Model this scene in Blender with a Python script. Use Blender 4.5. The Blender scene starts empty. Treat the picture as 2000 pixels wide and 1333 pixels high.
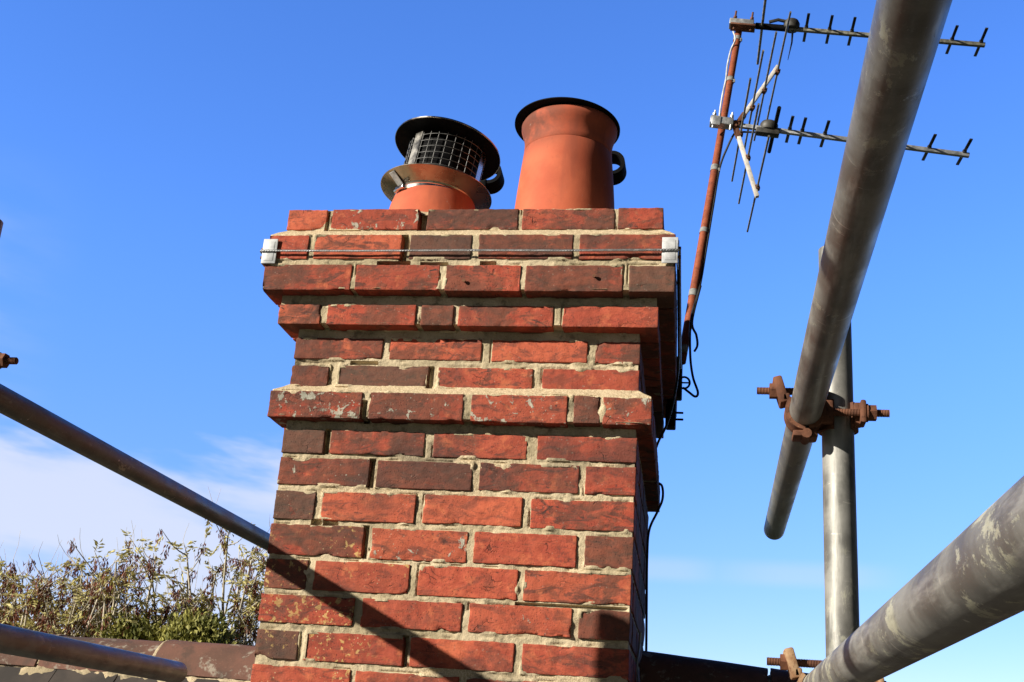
import bpy, bmesh, math, random
from mathutils import Vector, Matrix, noise as mn
random.seed(7)
S = bpy.context.scene
C = S.collection
PI = math.pi
RAD = math.radians

# ------------------------------------------------------------------ camera
CAM = Vector((0.98050, -2.54147, -0.03311))
YAW, PITCH, ROLL, FPX = RAD(-10.4719), RAD(18.99816), RAD(4.14950), 2362.93
_cy, _sy, _cp, _sp = math.cos(YAW), math.sin(YAW), math.cos(PITCH), math.sin(PITCH)
FW = Vector((_sy*_cp, _cy*_cp, _sp))
_r = Vector((_cy, -_sy, 0)); _u = _r.cross(FW)
RT = _r*math.cos(ROLL) + _u*math.sin(ROLL)
UP = _u*math.cos(ROLL) - _r*math.sin(ROLL)
cam = bpy.data.cameras.new("camera")
co = bpy.data.objects.new("camera", cam); C.objects.link(co)
co.matrix_world = Matrix(((RT.x, UP.x, -FW.x, CAM.x), (RT.y, UP.y, -FW.y, CAM.y), (RT.z, UP.z, -FW.z, CAM.z), (0, 0, 0, 1)))
cam.sensor_width = 36; cam.lens = FPX/2000*36; cam.clip_start = 0.02; cam.clip_end = 20000
S.camera = co

# ------------------------------------------------------------------ light
SUN_AZ, SUN_EL = RAD(54), RAD(22.6)          # from -Y towards -X, and above the horizon
to_sun = Vector((-math.sin(SUN_AZ)*math.cos(SUN_EL), -math.cos(SUN_AZ)*math.cos(SUN_EL), math.sin(SUN_EL)))
sl = bpy.data.lights.new("sun", 'SUN'); sl.energy = 5.0; sl.angle = RAD(0.53); sl.color = (1.0, 0.93, 0.80)
so = bpy.data.objects.new("sun", sl); C.objects.link(so)
so.rotation_euler = to_sun.to_track_quat('Z', 'Y').to_euler(); so.location = (-20, -20, 20)
S.view_settings.view_transform = 'Standard'; S.view_settings.look = 'None'
S.view_settings.exposure = 0.77; S.view_settings.gamma = 1

# ------------------------------------------------------------------ world
W_ = bpy.data.worlds.new("World"); S.world = W_; W_.use_nodes = True
nt = W_.node_tree; nt.nodes.clear()
def wn(t, **k):
    n = nt.nodes.new(t)
    for a, v in k.items(): setattr(n, a, v)
    return n
def wmath(op, a, b=None, c=None):
    n = wn('ShaderNodeMath', operation=op)
    for i, v in enumerate((a, b, c)):
        if v is None: continue
        if isinstance(v, (int, float)): n.inputs[i].default_value = v
        else: nt.links.new(v, n.inputs[i])
    return n.outputs[0]
def wramp(v, a, b, lo=0., hi=1.):
    n = wn('ShaderNodeMapRange', interpolation_type='SMOOTHSTEP')
    nt.links.new(v, n.inputs[0]); n.inputs[1].default_value = a; n.inputs[2].default_value = b
    n.inputs[3].default_value = lo; n.inputs[4].default_value = hi
    return n.outputs[0]
sky = wn('ShaderNodeTexSky', sky_type='NISHITA'); sky.sun_disc = False
sky.sun_elevation = SUN_EL; sky.sun_rotation = RAD(180+54); sky.altitude = 200; sky.air_density = 1.0; sky.dust_density = 0.1; sky.ozone_density = 2.0
hsv = wn('ShaderNodeHueSaturation'); hsv.inputs['Saturation'].default_value = 1.18; hsv.inputs['Value'].default_value = 1.0
nt.links.new(sky.outputs[0], hsv.inputs['Color'])
tc = wn('ShaderNodeTexCoord'); sx = wn('ShaderNodeSeparateXYZ'); nt.links.new(tc.outputs['Generated'], sx.inputs[0])
az = wmath('ARCTAN2', sx.outputs[0], sx.outputs[1])        # 0 at +Y, positive towards +X
el = wmath('ARCSINE', sx.outputs[2])
cx = wn('ShaderNodeCombineXYZ'); nt.links.new(wmath('MULTIPLY', az, 3.0), cx.inputs[0]); nt.links.new(wmath('MULTIPLY', wmath('ADD', el, wmath('MULTIPLY', az, 0.1)), 11.0), cx.inputs[1])
nz = wn('ShaderNodeTexNoise'); nz.inputs['Scale'].default_value = 1.6; nz.inputs['Detail'].default_value = 5; nz.inputs['Roughness'].default_value = 0.5
nt.links.new(cx.outputs[0], nz.inputs['Vector'])
# a low bank of soft cloud to the left, thinning to wisps above it, and a thin streak to the right
ele = wmath('ADD', el, wmath('MULTIPLY', wmath('SUBTRACT', nz.outputs[0], .5), RAD(-9)))
bank = wmath('MULTIPLY', wramp(ele, RAD(12.7), RAD(11.0)), wramp(az, RAD(-15), RAD(-21)))
wisp = wmath('MULTIPLY', wramp(el, RAD(25), RAD(16)), wramp(az, RAD(-31), RAD(-37)))
m1 = wmath('MULTIPLY', bank, wramp(nz.outputs[0], 0.30, 0.56, .30, 1.0))
m2 = wmath('MULTIPLY', wisp, wramp(nz.outputs[0], 0.38, 0.68, 0, .5))
st_el = wmath('MULTIPLY', wramp(el, RAD(8.0), RAD(8.6)), wramp(el, RAD(9.6), RAD(8.9)))
st_az = wmath('MULTIPLY', wramp(az, RAD(-2), RAD(3)), wramp(az, RAD(9), RAD(5)))
st_b = wmath('MULTIPLY', wramp(az, RAD(-7), RAD(-3)), wramp(az, RAD(1), RAD(-2)))
m3 = wmath('MULTIPLY', wmath('MULTIPLY', st_el, wmath('MAXIMUM', st_az, st_b)), 0.3)
msk = wmath('MINIMUM', wmath('ADD', wmath('MAXIMUM', m1, m2), m3), 1.0)
tint = wn('ShaderNodeMix', data_type='RGBA'); nt.links.new(wramp(el, RAD(2), RAD(24)), tint.inputs[0]); tint.inputs[6].default_value = (.94, 1.01, 1.6, 1); tint.inputs[7].default_value = (1.30, 1.60, 2.5, 1)
mul = wn('ShaderNodeMix', data_type='RGBA', blend_type='MULTIPLY'); mul.inputs[0].default_value = 1; nt.links.new(hsv.outputs[0], mul.inputs[6]); nt.links.new(tint.outputs[2], mul.inputs[7])
# sky left full in view, dimmed to the sides and behind to deepen shadows
dt = wn('ShaderNodeVectorMath', operation='DOT_PRODUCT'); nt.links.new(tc.outputs['Generated'], dt.inputs[0]); dt.inputs[1].default_value = (-.18, .95, .25)
dim = wn('ShaderNodeVectorMath', operation='SCALE'); nt.links.new(mul.outputs[2], dim.inputs[0]); nt.links.new(wramp(dt.outputs['Value'], .45, .88, .035, 1.0), dim.inputs['Scale'])
mix = wn('ShaderNodeMix', data_type='RGBA'); nt.links.new(wmath('MULTIPLY', msk, 0.85), mix.inputs[0])
nt.links.new(dim.outputs[0], mix.inputs[6]); mix.inputs[7].default_value = (5.7, 6.1, 7.3, 1)
bg = wn('ShaderNodeBackground'); bg.inputs['Strength'].default_value = 0.078
nt.links.new(mix.outputs[2], bg.inputs[0])
wo = wn('ShaderNodeOutputWorld'); nt.links.new(bg.outputs[0], wo.inputs[0])

# ------------------------------------------------------------------ helpers
def P(px, py, Y):
    """world point on the plane y = Y seen at a pixel of the 2000 px wide photograph"""
    d = FW + RT*((px-1000)/FPX) - UP*((py-666.5)/FPX)
    return CAM + d*((Y-CAM.y)/d.y)
def tag(o, label=None, cat=None, group=None, kind=None):
    if label: o['label'] = label
    if cat: o['category'] = cat
    if group: o['group'] = group
    if kind: o['kind'] = kind
    return o
def empty(name, loc, label, cat, group=None):
    o = bpy.data.objects.new(name, None); C.objects.link(o); o.location = loc; o.empty_display_size = 0.1
    return tag(o, label, cat, group)
def link(name, me, mat, parent=None, smooth=True, local=False):
    o = bpy.data.objects.new(name, me); C.objects.link(o)
    if mat: me.materials.append(mat)
    if smooth:
        me.polygons.foreach_set('use_smooth', [True]*len(me.polygons))
    if parent:
        o.parent = parent
        if not local: o.matrix_parent_inverse = Matrix.Translation(-parent.location)
    return o
def fin(name, bm, mat, parent=None, smooth=True, angle=40, local=False):
    bmesh.ops.recalc_face_normals(bm, faces=bm.faces[:])
    me = bpy.data.meshes.new(name); bm.to_mesh(me); bm.free()
    o = link(name, me, mat, parent, smooth, local)
    if smooth and angle:
        me.set_sharp_from_angle(angle=RAD(angle))
    return o
def frame(d):
    d = d.normalized(); a = Vector((0, 0, 1)) if abs(d.z) < .9 else Vector((1, 0, 0))
    x = d.cross(a).normalized(); return x, d.cross(x).normalized()
def a_cyl(bm, p, q, r, n=12, r2=None, caps=True):
    p = Vector(p); q = Vector(q); x, y = frame(q-p); r2 = r if r2 is None else r2
    A = [bm.verts.new(p+(x*math.cos(2*PI*i/n)+y*math.sin(2*PI*i/n))*r) for i in range(n)]
    B = [bm.verts.new(q+(x*math.cos(2*PI*i/n)+y*math.sin(2*PI*i/n))*r2) for i in range(n)]
    for i in range(n): bm.faces.new((A[i], A[(i+1) % n], B[(i+1) % n], B[i]))
    if caps: bm.faces.new(A[::-1]); bm.faces.new(B)
def a_tube(bm, pts, r, n=8, caps=True):
    pts = [Vector(p) for p in pts]; rings = []; k = len(pts)
    rr = r if isinstance(r, (list, tuple)) else [r]*k
    x = None
    for i in range(k):
        d = (pts[min(i+1, k-1)]-pts[max(i-1, 0)]).normalized()
        if x is None: x, y = frame(d)
        else:
            x = (x-d*x.dot(d)).normalized()
        y = d.cross(x)
        rings.append([bm.verts.new(pts[i]+(x*math.cos(2*PI*j/n)+y*math.sin(2*PI*j/n))*rr[i]) for j in range(n)])
    for a, b in zip(rings, rings[1:]):
        for j in range(n): bm.faces.new((a[j], a[(j+1) % n], b[(j+1) % n], b[j]))
    if caps: bm.faces.new(rings[0][::-1]); bm.faces.new(rings[-1])
def spline(pts, m=6):
    pts = [Vector(p) for p in pts]; out = []
    for i in range(len(pts)-1):
        p0 = pts[max(i-1, 0)]; p1 = pts[i]; p2 = pts[i+1]; p3 = pts[min(i+2, len(pts)-1)]
        for j in range(m):
            t = j/m
            out.append(.5*((2*p1)+(p2-p0)*t+(2*p0-5*p1+4*p2-p3)*t*t+(3*p1-p0-3*p2+p3)*t**3))
    out.append(pts[-1]); return out
def a_box(bm, c, size, ax=None, bevel=0):
    c = Vector(c); ax = ax or (Vector((1, 0, 0)), Vector((0, 1, 0)), Vector((0, 0, 1)))
    v = [bm.verts.new(c+ax[0]*(sx_*size[0]/2)+ax[1]*(sy_*size[1]/2)+ax[2]*(sz_*size[2]/2)) for sx_ in (-1, 1) for sy_ in (-1, 1) for sz_ in (-1, 1)]
    fs = [bm.faces.new([v[i] for i in f]) for f in ((0, 1, 3, 2), (4, 6, 7, 5), (0, 4, 5, 1), (2, 3, 7, 6), (0, 2, 6, 4), (1, 5, 7, 3))]
    if bevel:
        es = list({e for f in fs for e in f.edges})
        bmesh.ops.bevel(bm, geom=es, offset=bevel, segments=2, affect='EDGES', profile=.5)
def a_lathe(bm, prof, n=64, c=(0, 0, 0), M=None, closed=False, wob=0, seed=0):
    rings = []; c = Vector(c); M = M or Matrix.Identity(3)
    for (r, z) in prof:
        ring = []
        for j in range(n):
            a = 2*PI*j/n; p = Vector((r*math.cos(a), r*math.sin(a), z))
            if wob: p *= 1+wob*mn.noise(p*14+Vector((seed, 0, 0)))
            ring.append(bm.verts.new(c+M @ p))
        rings.append(ring)
    if closed: rings.append(rings[0])
    for a, b in zip(rings, rings[1:]):
        for j in range(n): bm.faces.new((a[j], a[(j+1) % n], b[(j+1) % n], b[j]))
def a_hex(bm, p, q, r):
    a_cyl(bm, p, q, r, 6)

# ------------------------------------------------------------------ materials
class MB:
    def __init__(s, name):
        s.m = bpy.data.materials.new(name); s.m.use_nodes = True; s.t = s.m.node_tree; s.t.nodes.clear()
        s.out = s.t.nodes.new('ShaderNodeOutputMaterial'); s.b = s.t.nodes.new('ShaderNodeBsdfPrincipled')
        s.t.links.new(s.b.outputs[0], s.out.inputs[0]); s._co = None
    def n(s, t, **k):
        n = s.t.nodes.new(t)
        for a, v in k.items(): setattr(n, a, v)
        return n
    def l(s, a, b): s.t.links.new(a, b)
    def co(s):
        if not s._co: s._co = s.n('ShaderNodeTexCoord').outputs['Object']
        return s._co
    def setv(s, inp, v):
        if isinstance(v, (int, float)): inp.default_value = v
        elif isinstance(v, (tuple, list)): inp.default_value = tuple(v)+((1,) if len(v) == 3 and len(inp.default_value) == 4 else ())
        else: s.l(v, inp)
    def math(s, op, a, b=0, c=None):
        n = s.n('ShaderNodeMath', operation=op); s.setv(n.inputs[0], a); s.setv(n.inputs[1], b)
        if c is not None: s.setv(n.inputs[2], c)
        return n.outputs[0]
    def map(s, v, a, b, lo=0., hi=1., smooth=True):
        n = s.n('ShaderNodeMapRange', interpolation_type='SMOOTHSTEP' if smooth else 'LINEAR')
        s.setv(n.inputs[0], v)
        for i, q in enumerate((a, b, lo, hi)): s.setv(n.inputs[i+1], q)
        return n.outputs[0]
    def vec(s, scale=(1, 1, 1), off=None, src=None):
        n = s.n('ShaderNodeVectorMath', operation='MULTIPLY'); s.l(src or s.co(), n.inputs[0]); n.inputs[1].default_value = scale
        if off is None: return n.outputs[0]
        a = s.n('ShaderNodeVectorMath', operation='ADD'); s.l(n.outputs[0], a.inputs[0]); s.setv(a.inputs[1], off)
        return a.outputs[0]
    def noise(s, scale, detail=4, rough=.5, v=None, dist=0):
        n = s.n('ShaderNodeTexNoise'); n.inputs['Scale'].default_value = scale; n.inputs['Detail'].default_value = detail
        n.inputs['Roughness'].default_value = rough; n.inputs['Distortion'].default_value = dist
        s.l(v or s.co(), n.inputs['Vector']); return n.outputs[0]
    def voro(s, scale, v=None, feature='F1', rnd=1):
        n = s.n('ShaderNodeTexVoronoi', feature=feature); n.inputs['Scale'].default_value = scale; n.inputs['Randomness'].default_value = rnd
        s.l(v or s.co(), n.inputs['Vector']); return n.outputs['Distance']
    def mix(s, f, a, b, blend='MIX'):
        n = s.n('ShaderNodeMix', data_type='RGBA', blend_type=blend); s.setv(n.inputs[0], f); s.setv(n.inputs[6], a); s.setv(n.inputs[7], b)
        return n.outputs[2]
    def bump(s, h, strength=.5, dist=.002, prev=None):
        n = s.n('ShaderNodeBump'); n.inputs['Strength'].default_value = strength; n.inputs['Distance'].default_value = dist
        s.l(h, n.inputs['Height'])
        if prev: s.l(prev, n.inputs['Normal'])
        return n.outputs[0]
    def done(s, col=None, rough=.8, metal=0, spec=None, nrm=None):
        if col is not None: s.setv(s.b.inputs['Base Color'], col)
        s.setv(s.b.inputs['Roughness'], rough); s.setv(s.b.inputs['Metallic'], metal)
        if spec is not None: s.b.inputs['Specular IOR Level'].default_value = spec
        if nrm: s.l(nrm, s.b.inputs['Normal'])
        return s.m

def mat_brick():
    b = MB('brick')
    at = b.n('ShaderNodeAttribute', attribute_name='tone'); sp = b.n('ShaderNodeSeparateColor'); b.l(at.outputs['Color'], sp.inputs[0])
    dark, seed, yel, gry = sp.outputs[0], sp.outputs[1], sp.outputs[2], at.outputs['Alpha']
    off = b.n('ShaderNodeCombineXYZ'); 
    for i, k in enumerate((37., 11., 23.)): b.l(b.math('MULTIPLY', seed, k), off.inputs[i])
    v = b.vec((1, 1, 1), off.outputs[0]); vs = b.vec((1, 1, 2.2), off.outputs[0])
    n1 = b.noise(9, 6, .62, v, .6); n2 = b.noise(22, 6, .65, vs, .8); n3 = b.noise(90, 4, .6, v); n4 = b.noise(5, 3, .5, v)
    red = b.mix(b.map(n2, .35, .68), (.32, .060, .036), (.45, .100, .054))
    red = b.mix(b.map(n1, .52, .72, 0, .7), red, (.55, .150, .072))
    wn_ = b.n('ShaderNodeTexWhiteNoise', noise_dimensions='1D'); b.l(b.math('MULTIPLY', seed, 713.), wn_.inputs['W']); rs = wn_.outputs['Value']
    red = b.mix(b.map(seed, .3, 1, 0, .55, False), red, (.235, .058, .036)); red = b.mix(b.map(rs, .55, 1, 0, .5, False), red, (.52, .135, .066)); red = b.mix(b.map(rs, .45, 0, 0, .45, False), red, (.30, .050, .030))
    sm_ = b.noise(7, 7, .68, b.vec((1.6, 1, 4.5), off.outputs[0]), 1.6)
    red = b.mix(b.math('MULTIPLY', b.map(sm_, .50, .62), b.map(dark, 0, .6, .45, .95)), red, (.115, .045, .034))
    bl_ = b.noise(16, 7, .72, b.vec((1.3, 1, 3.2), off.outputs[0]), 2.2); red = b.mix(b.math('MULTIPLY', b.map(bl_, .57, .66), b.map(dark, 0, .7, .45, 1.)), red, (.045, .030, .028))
    red = b.mix(b.map(b.noise(30, 4, .6, v), .56, .70, 0, .55), red, (.52, .15, .07))
    # fired dark patches, as large as the brick's own tone asks
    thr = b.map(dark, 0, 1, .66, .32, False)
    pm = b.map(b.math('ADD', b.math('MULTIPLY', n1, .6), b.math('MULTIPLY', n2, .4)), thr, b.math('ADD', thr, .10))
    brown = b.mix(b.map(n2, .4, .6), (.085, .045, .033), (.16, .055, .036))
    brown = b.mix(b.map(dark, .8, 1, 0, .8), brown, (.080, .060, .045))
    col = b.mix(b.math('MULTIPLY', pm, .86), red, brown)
    # black folds and cracks of hand-pressed clay
    wv = b.vec((1, 1, 2.6), off.outputs[0])
    wd = b.n('ShaderNodeVectorMath', operation='ADD'); b.l(wv, wd.inputs[0])
    nn = b.n('ShaderNodeTexNoise'); nn.inputs['Scale'].default_value = 13; nn.inputs['Detail'].default_value = 4; b.l(v, nn.inputs['Vector'])
    ws = b.n('ShaderNodeVectorMath', operation='SCALE'); b.l(nn.outputs['Color'], ws.inputs[0]); ws.inputs['Scale'].default_value = .22; b.l(ws.outputs[0], wd.inputs[1])
    cr = b.voro(15, wd.outputs[0], 'DISTANCE_TO_EDGE'); crm = b.math('MULTIPLY', b.map(cr, .035, .0), b.map(b.noise(14, 3, .5, v), .60, .72))
    pits = b.math('MULTIPLY', b.map(b.voro(150, v), .20, .12), b.map(n4, .46, .56))
    cm = b.math('MAXIMUM', crm, b.math('MULTIPLY', pits, .7))
    col = b.mix(b.math('MULTIPLY', cm, .8), col, (.05, .026, .022))
    col = b.mix(b.map(n3, .56, .74, 0, .55), col, (.08, .035, .03))
    n5 = b.noise(300, 2, .6, v); col = b.mix(b.map(n5, .6, .75, 0, .4), col, (.10, .045, .036))
    col = b.mix(b.map(n3, .38, .22, 0, .3), col, (.56, .15, .08))
    # lichen: grey rosettes and crumbs of yellow
    gl = b.map(b.math('ADD', b.noise(34, 6, .66, v, .3), b.math('MULTIPLY', gry, .17)), .71, .75)
    gl = b.math('MULTIPLY', gl, b.map(gry, .05, .2))
    col = b.mix(b.math('MULTIPLY', gl, .85), col, b.mix(b.noise(260, 2, .5, v), (.22, .23, .17), (.55, .54, .46)))
    yl = b.map(b.math('ADD', b.noise(75, 4, .6, v, .3), b.math('MULTIPLY', yel, .17)), .71, .77)
    yl = b.math('MULTIPLY', b.math('MULTIPLY', yl, b.map(yel, .05, .2)), b.map(n4, .42, .6))
    col = b.mix(b.math('MULTIPLY', yl, .8), col, b.mix(n2, (.50, .26, .05), (.55, .45, .22)))
    # weathering: soot film and pale bloom over the whole stack, running from brick to brick
    wz = b.noise(3.2, 6, .66, b.vec((1, 1, 1.5)), .5); col = b.mix(b.map(wz, .48, .64, 0, .62), col, (.055, .036, .031))
    bw = b.noise(60, 6, .75); col = b.mix(b.math('MULTIPLY', b.map(bw, .60, .72), b.map(b.noise(4, 3, .5), .46, .6, 0, .6)), col, (.30, .25, .20))
    spk = b.math('MULTIPLY', b.map(b.voro(95, v), .17, .09), b.math('MULTIPLY', b.math('MAXIMUM', b.math('MAXIMUM', gry, yel), .25), b.map(b.noise(11, 3, .5, v), .48, .58)))
    col = b.mix(b.math('MULTIPLY', spk, .8), col, b.mix(yel, (.46, .46, .38), (.60, .46, .24)))
    h = b.math('ADD', b.math('MULTIPLY', n3, .5), b.math('MULTIPLY', n2, .9))
    h = b.math('SUBTRACT', h, b.math('MULTIPLY', cm, .9)); h = b.math('ADD', h, b.math('MULTIPLY', gl, .5))
    h = b.math('ADD', h, b.math('MULTIPLY', sm_, -.35)); h = b.math('ADD', h, b.math('MULTIPLY', n5, .35))
    return b.done(col, .88, 0, .2, b.bump(h, .65, .003))
def mat_mortar():
    b = MB('mortar')
    n1 = b.noise(7, 5, .6); n2 = b.noise(45, 5, .65); n3 = b.noise(320, 3, .6)
    col = b.mix(b.map(n1, .38, .62), (.35, .29, .185), (.52, .43, .29))
    col = b.mix(b.map(n2, .55, .70, 0, .7), col, (.17, .135, .085))
    col = b.mix(b.map(n3, .58, .72, 0, .5), col, (.56, .47, .33))
    col = b.mix(b.map(n3, .40, .30, 0, .6), col, (.13, .105, .07))
    col = b.mix(b.math('MULTIPLY', b.map(b.noise(13, 6, .7), .56, .66), .65), col, (.12, .105, .068))
    col = b.mix(b.map(b.noise(3.2, 6, .66, b.vec((1, 1, 1.5)), .5), .52, .68, 0, .6), col, (.07, .058, .045))
    sz = b.n('ShaderNodeSeparateXYZ'); b.l(b.co(), sz.inputs[0]); z_ = sz.outputs[2]
    fr = b.math('ADD', b.math('MULTIPLY', b.map(z_, 1.083, 1.090), b.map(z_, 1.122, 1.112)), b.math('MULTIPLY', b.map(z_, .716, .722), b.map(z_, .752, .745)))
    fr = b.math('ADD', fr, b.map(z_, 1.162, 1.166)); fr = b.math('MINIMUM', b.math('ADD', fr, b.math('MULTIPLY', b.map(b.noise(5, 3, .5), .56, .60), .8)), 1)
    col = b.mix(b.math('MULTIPLY', fr, b.map(n2, .3, .6, .5, 1.)), col, b.mix(b.map(n3, .4, .65), (.40, .31, .19), (.66, .54, .37)))
    h = b.math('ADD', b.math('MULTIPLY', n3, .6), n2)
    return b.done(col, .95, 0, .15, b.bump(h, .8, .003))
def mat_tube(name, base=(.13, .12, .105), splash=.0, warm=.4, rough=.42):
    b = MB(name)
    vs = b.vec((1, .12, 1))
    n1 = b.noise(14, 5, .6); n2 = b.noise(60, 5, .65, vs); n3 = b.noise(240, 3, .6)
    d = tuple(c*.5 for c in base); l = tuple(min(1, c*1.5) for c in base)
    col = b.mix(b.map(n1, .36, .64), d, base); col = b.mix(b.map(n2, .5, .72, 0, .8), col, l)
    col = b.mix(b.math('MULTIPLY', b.map(b.noise(8, 4, .6), .52, .7), warm), col, (.13, .075, .035))
    col = b.mix(b.map(n3, .64, .74, 0, .35), col, (.4, .38, .34))
    sm = b.math('MULTIPLY', b.map(b.noise(34, 8, .78, b.vec((1, .6, 1)), .4), .56-.05*splash, .60-.05*splash), b.map(b.noise(6, 4, .6, b.vec((1, .5, 1))), .52-.08*splash, .62-.08*splash))
    col = b.mix(b.math('MULTIPLY', sm, .35+.5*splash), col, b.mix(n3, (.40, .39, .28), (.62, .61, .46)))
    sc = b.noise(26, 4, .6, b.vec((1, 7, 1)), .3); scm = b.math('MULTIPLY', b.map(sc, .66, .69), b.map(b.noise(5, 3, .5), .47, .58))
    col = b.mix(b.math('MULTIPLY', scm, .6), col, (.5, .48, .42))
    fl = b.map(b.voro(34, None, 'F1'), .10, .06); col = b.mix(b.math('MULTIPLY', fl, b.map(b.noise(9, 2, .5), .5, .6, 0, .8)), col, (.55, .52, .46))
    dk = b.map(b.noise(20, 6, .7, b.vec((1, .3, 1))), .56, .68); col = b.mix(b.math('MULTIPLY', dk, .6), col, tuple(c*.35 for c in base))
    h = b.math('ADD', b.math('MULTIPLY', n3, .3), n1); h = b.math('ADD', h, b.math('MULTIPLY', sm, .6))
    return b.done(col, b.map(n1, .3, .7, rough-.08, rough+.14), .35, .5, b.bump(h, .25, .0012))
def mat_rust(name='rust', a=(.10, .042, .025), c=(.19, .080, .044), dk=(.07, .028, .016), rough=.8):
    b = MB(name); n1 = b.noise(30, 5, .6); n2 = b.noise(130, 4, .65)
    col = b.mix(b.map(n1, .35, .65), a, c); col = b.mix(b.map(n2, .52, .7, 0, .8), col, dk)
    col = b.mix(b.map(n2, .36, .24, 0, .5), col, (.42, .2, .1))
    return b.done(col, rough, .15, .3, b.bump(b.math('ADD', n1, n2), .5, .0012))
def mat_terra():
    b = MB('terracotta'); n1 = b.noise(9, 5, .55); n2 = b.noise(50, 4, .6); n3 = b.noise(200, 3, .5)
    v2 = b.noise(5, 4, .6, b.vec((2.5, 2.5, .4)))
    col = b.mix(b.map(n1, .36, .64), (.40, .083, .039), (.49, .115, .054))
    col = b.mix(b.map(v2, .50, .68, 0, .6), col, (.26, .066, .038))
    col = b.mix(b.map(n2, .6, .75, 0, .35), col, (.27, .075, .042))
    # soot washed down from the rim
    sz = b.n('ShaderNodeSeparateXYZ'); b.l(b.co(), sz.inputs[0])
    soot = b.math('MULTIPLY', b.math('MULTIPLY', b.map(sz.outputs[2], .19, .29), b.map(sz.outputs[0], .09, -.07)), b.map(b.noise(9, 6, .65), .34, .56))
    col = b.mix(b.math('MULTIPLY', soot, .75), col, (.05, .026, .02))
    col = b.mix(b.math('MULTIPLY', b.math('MULTIPLY', b.map(b.noise(40, 6, .75), .60, .70), b.map(b.noise(6, 3, .5), .5, .62)), .55), col, (.5, .40, .33))
    return b.done(col, .78, 0, .3, b.bump(b.math('ADD', n2, b.math('MULTIPLY', n3, .4)), .2, .001))
def mat_plain(name, col, rough=.5, metal=0, var=.35, scale=40, bump=.15, spec=None):
    b = MB(name); n1 = b.noise(scale, 5, .6); n2 = b.noise(scale*5, 3, .6)
    d = tuple(c*(1-var) for c in col); l = tuple(min(1, c*(1+var*.5)) for c in col)
    c = b.mix(b.map(n1, .35, .65), d, l); c = b.mix(b.map(n2, .55, .75, 0, var), c, d)
    return b.done(c, b.map(n1, .3, .7, max(.05, rough-.07), min(1, rough+.1)), metal, spec, b.bump(n2, bump, .0008))
M = dict(brick=mat_brick(), mortar=mat_mortar(), terra=mat_terra(), rust=mat_rust(),
         mast=mat_rust('rusty_mast', (.20, .050, .024), (.28, .075, .034), (.09, .032, .018), .65),
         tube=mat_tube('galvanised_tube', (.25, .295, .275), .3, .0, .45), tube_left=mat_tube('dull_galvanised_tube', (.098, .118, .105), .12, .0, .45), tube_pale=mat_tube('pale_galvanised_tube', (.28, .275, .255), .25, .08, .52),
         tube_splash=mat_tube('cement_splashed_tube', (.25, .245, .225), .85, .06, .47),
         tube_dark=mat_tube('dark_galvanised_tube', (.225, .222, .204), .14, .03, .42),
         steel=mat_plain('stainless_steel', (.62, .60, .56), .22, 1, .15, 25, .1),
         mesh=mat_plain('dark_mesh_wire', (.16, .16, .16), .45, .6, .3, 90, .1),
       skirt=mat_plain('tarnished_steel', (.40, .345, .27), .24, .95, .3, 14, .15),
       black=mat_plain('black_metal', (.005, .005, .006), .7, .0, .4, 30, .2, .08),
         wire=mat_plain('galvanised_wire', (.34, .35, .36), .4, .7, .3, 90, .2),
         alu=mat_plain('weathered_aluminium', (.46, .47, .48), .42, .6, .3, 50, .2),
         rod=mat_plain('tarnished_rod', (.27, .26, .21), .5, .5, .45, 60, .2),
         white=mat_plain('white_plastic', (.50, .51, .52), .45, 0, .28, 45, .1),
         armw=mat_plain('pale_bracket', (.62, .58, .52), .5, .1, .2, 60, .2),
         tape=mat_plain('grey_tape', (.22, .22, .215), .6, 0, .3, 80, .2),
         plastic=mat_plain('black_plastic', (.018, .018, .02), .4, 0, .4, 40, .1),
         greybox=mat_plain('grey_plastic', (.045, .042, .036), .5, 0, .3, 40, .1),
         cable=mat_plain('black_cable', (.012, .012, .014), .5, 0, .3, 40, .1))

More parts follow.
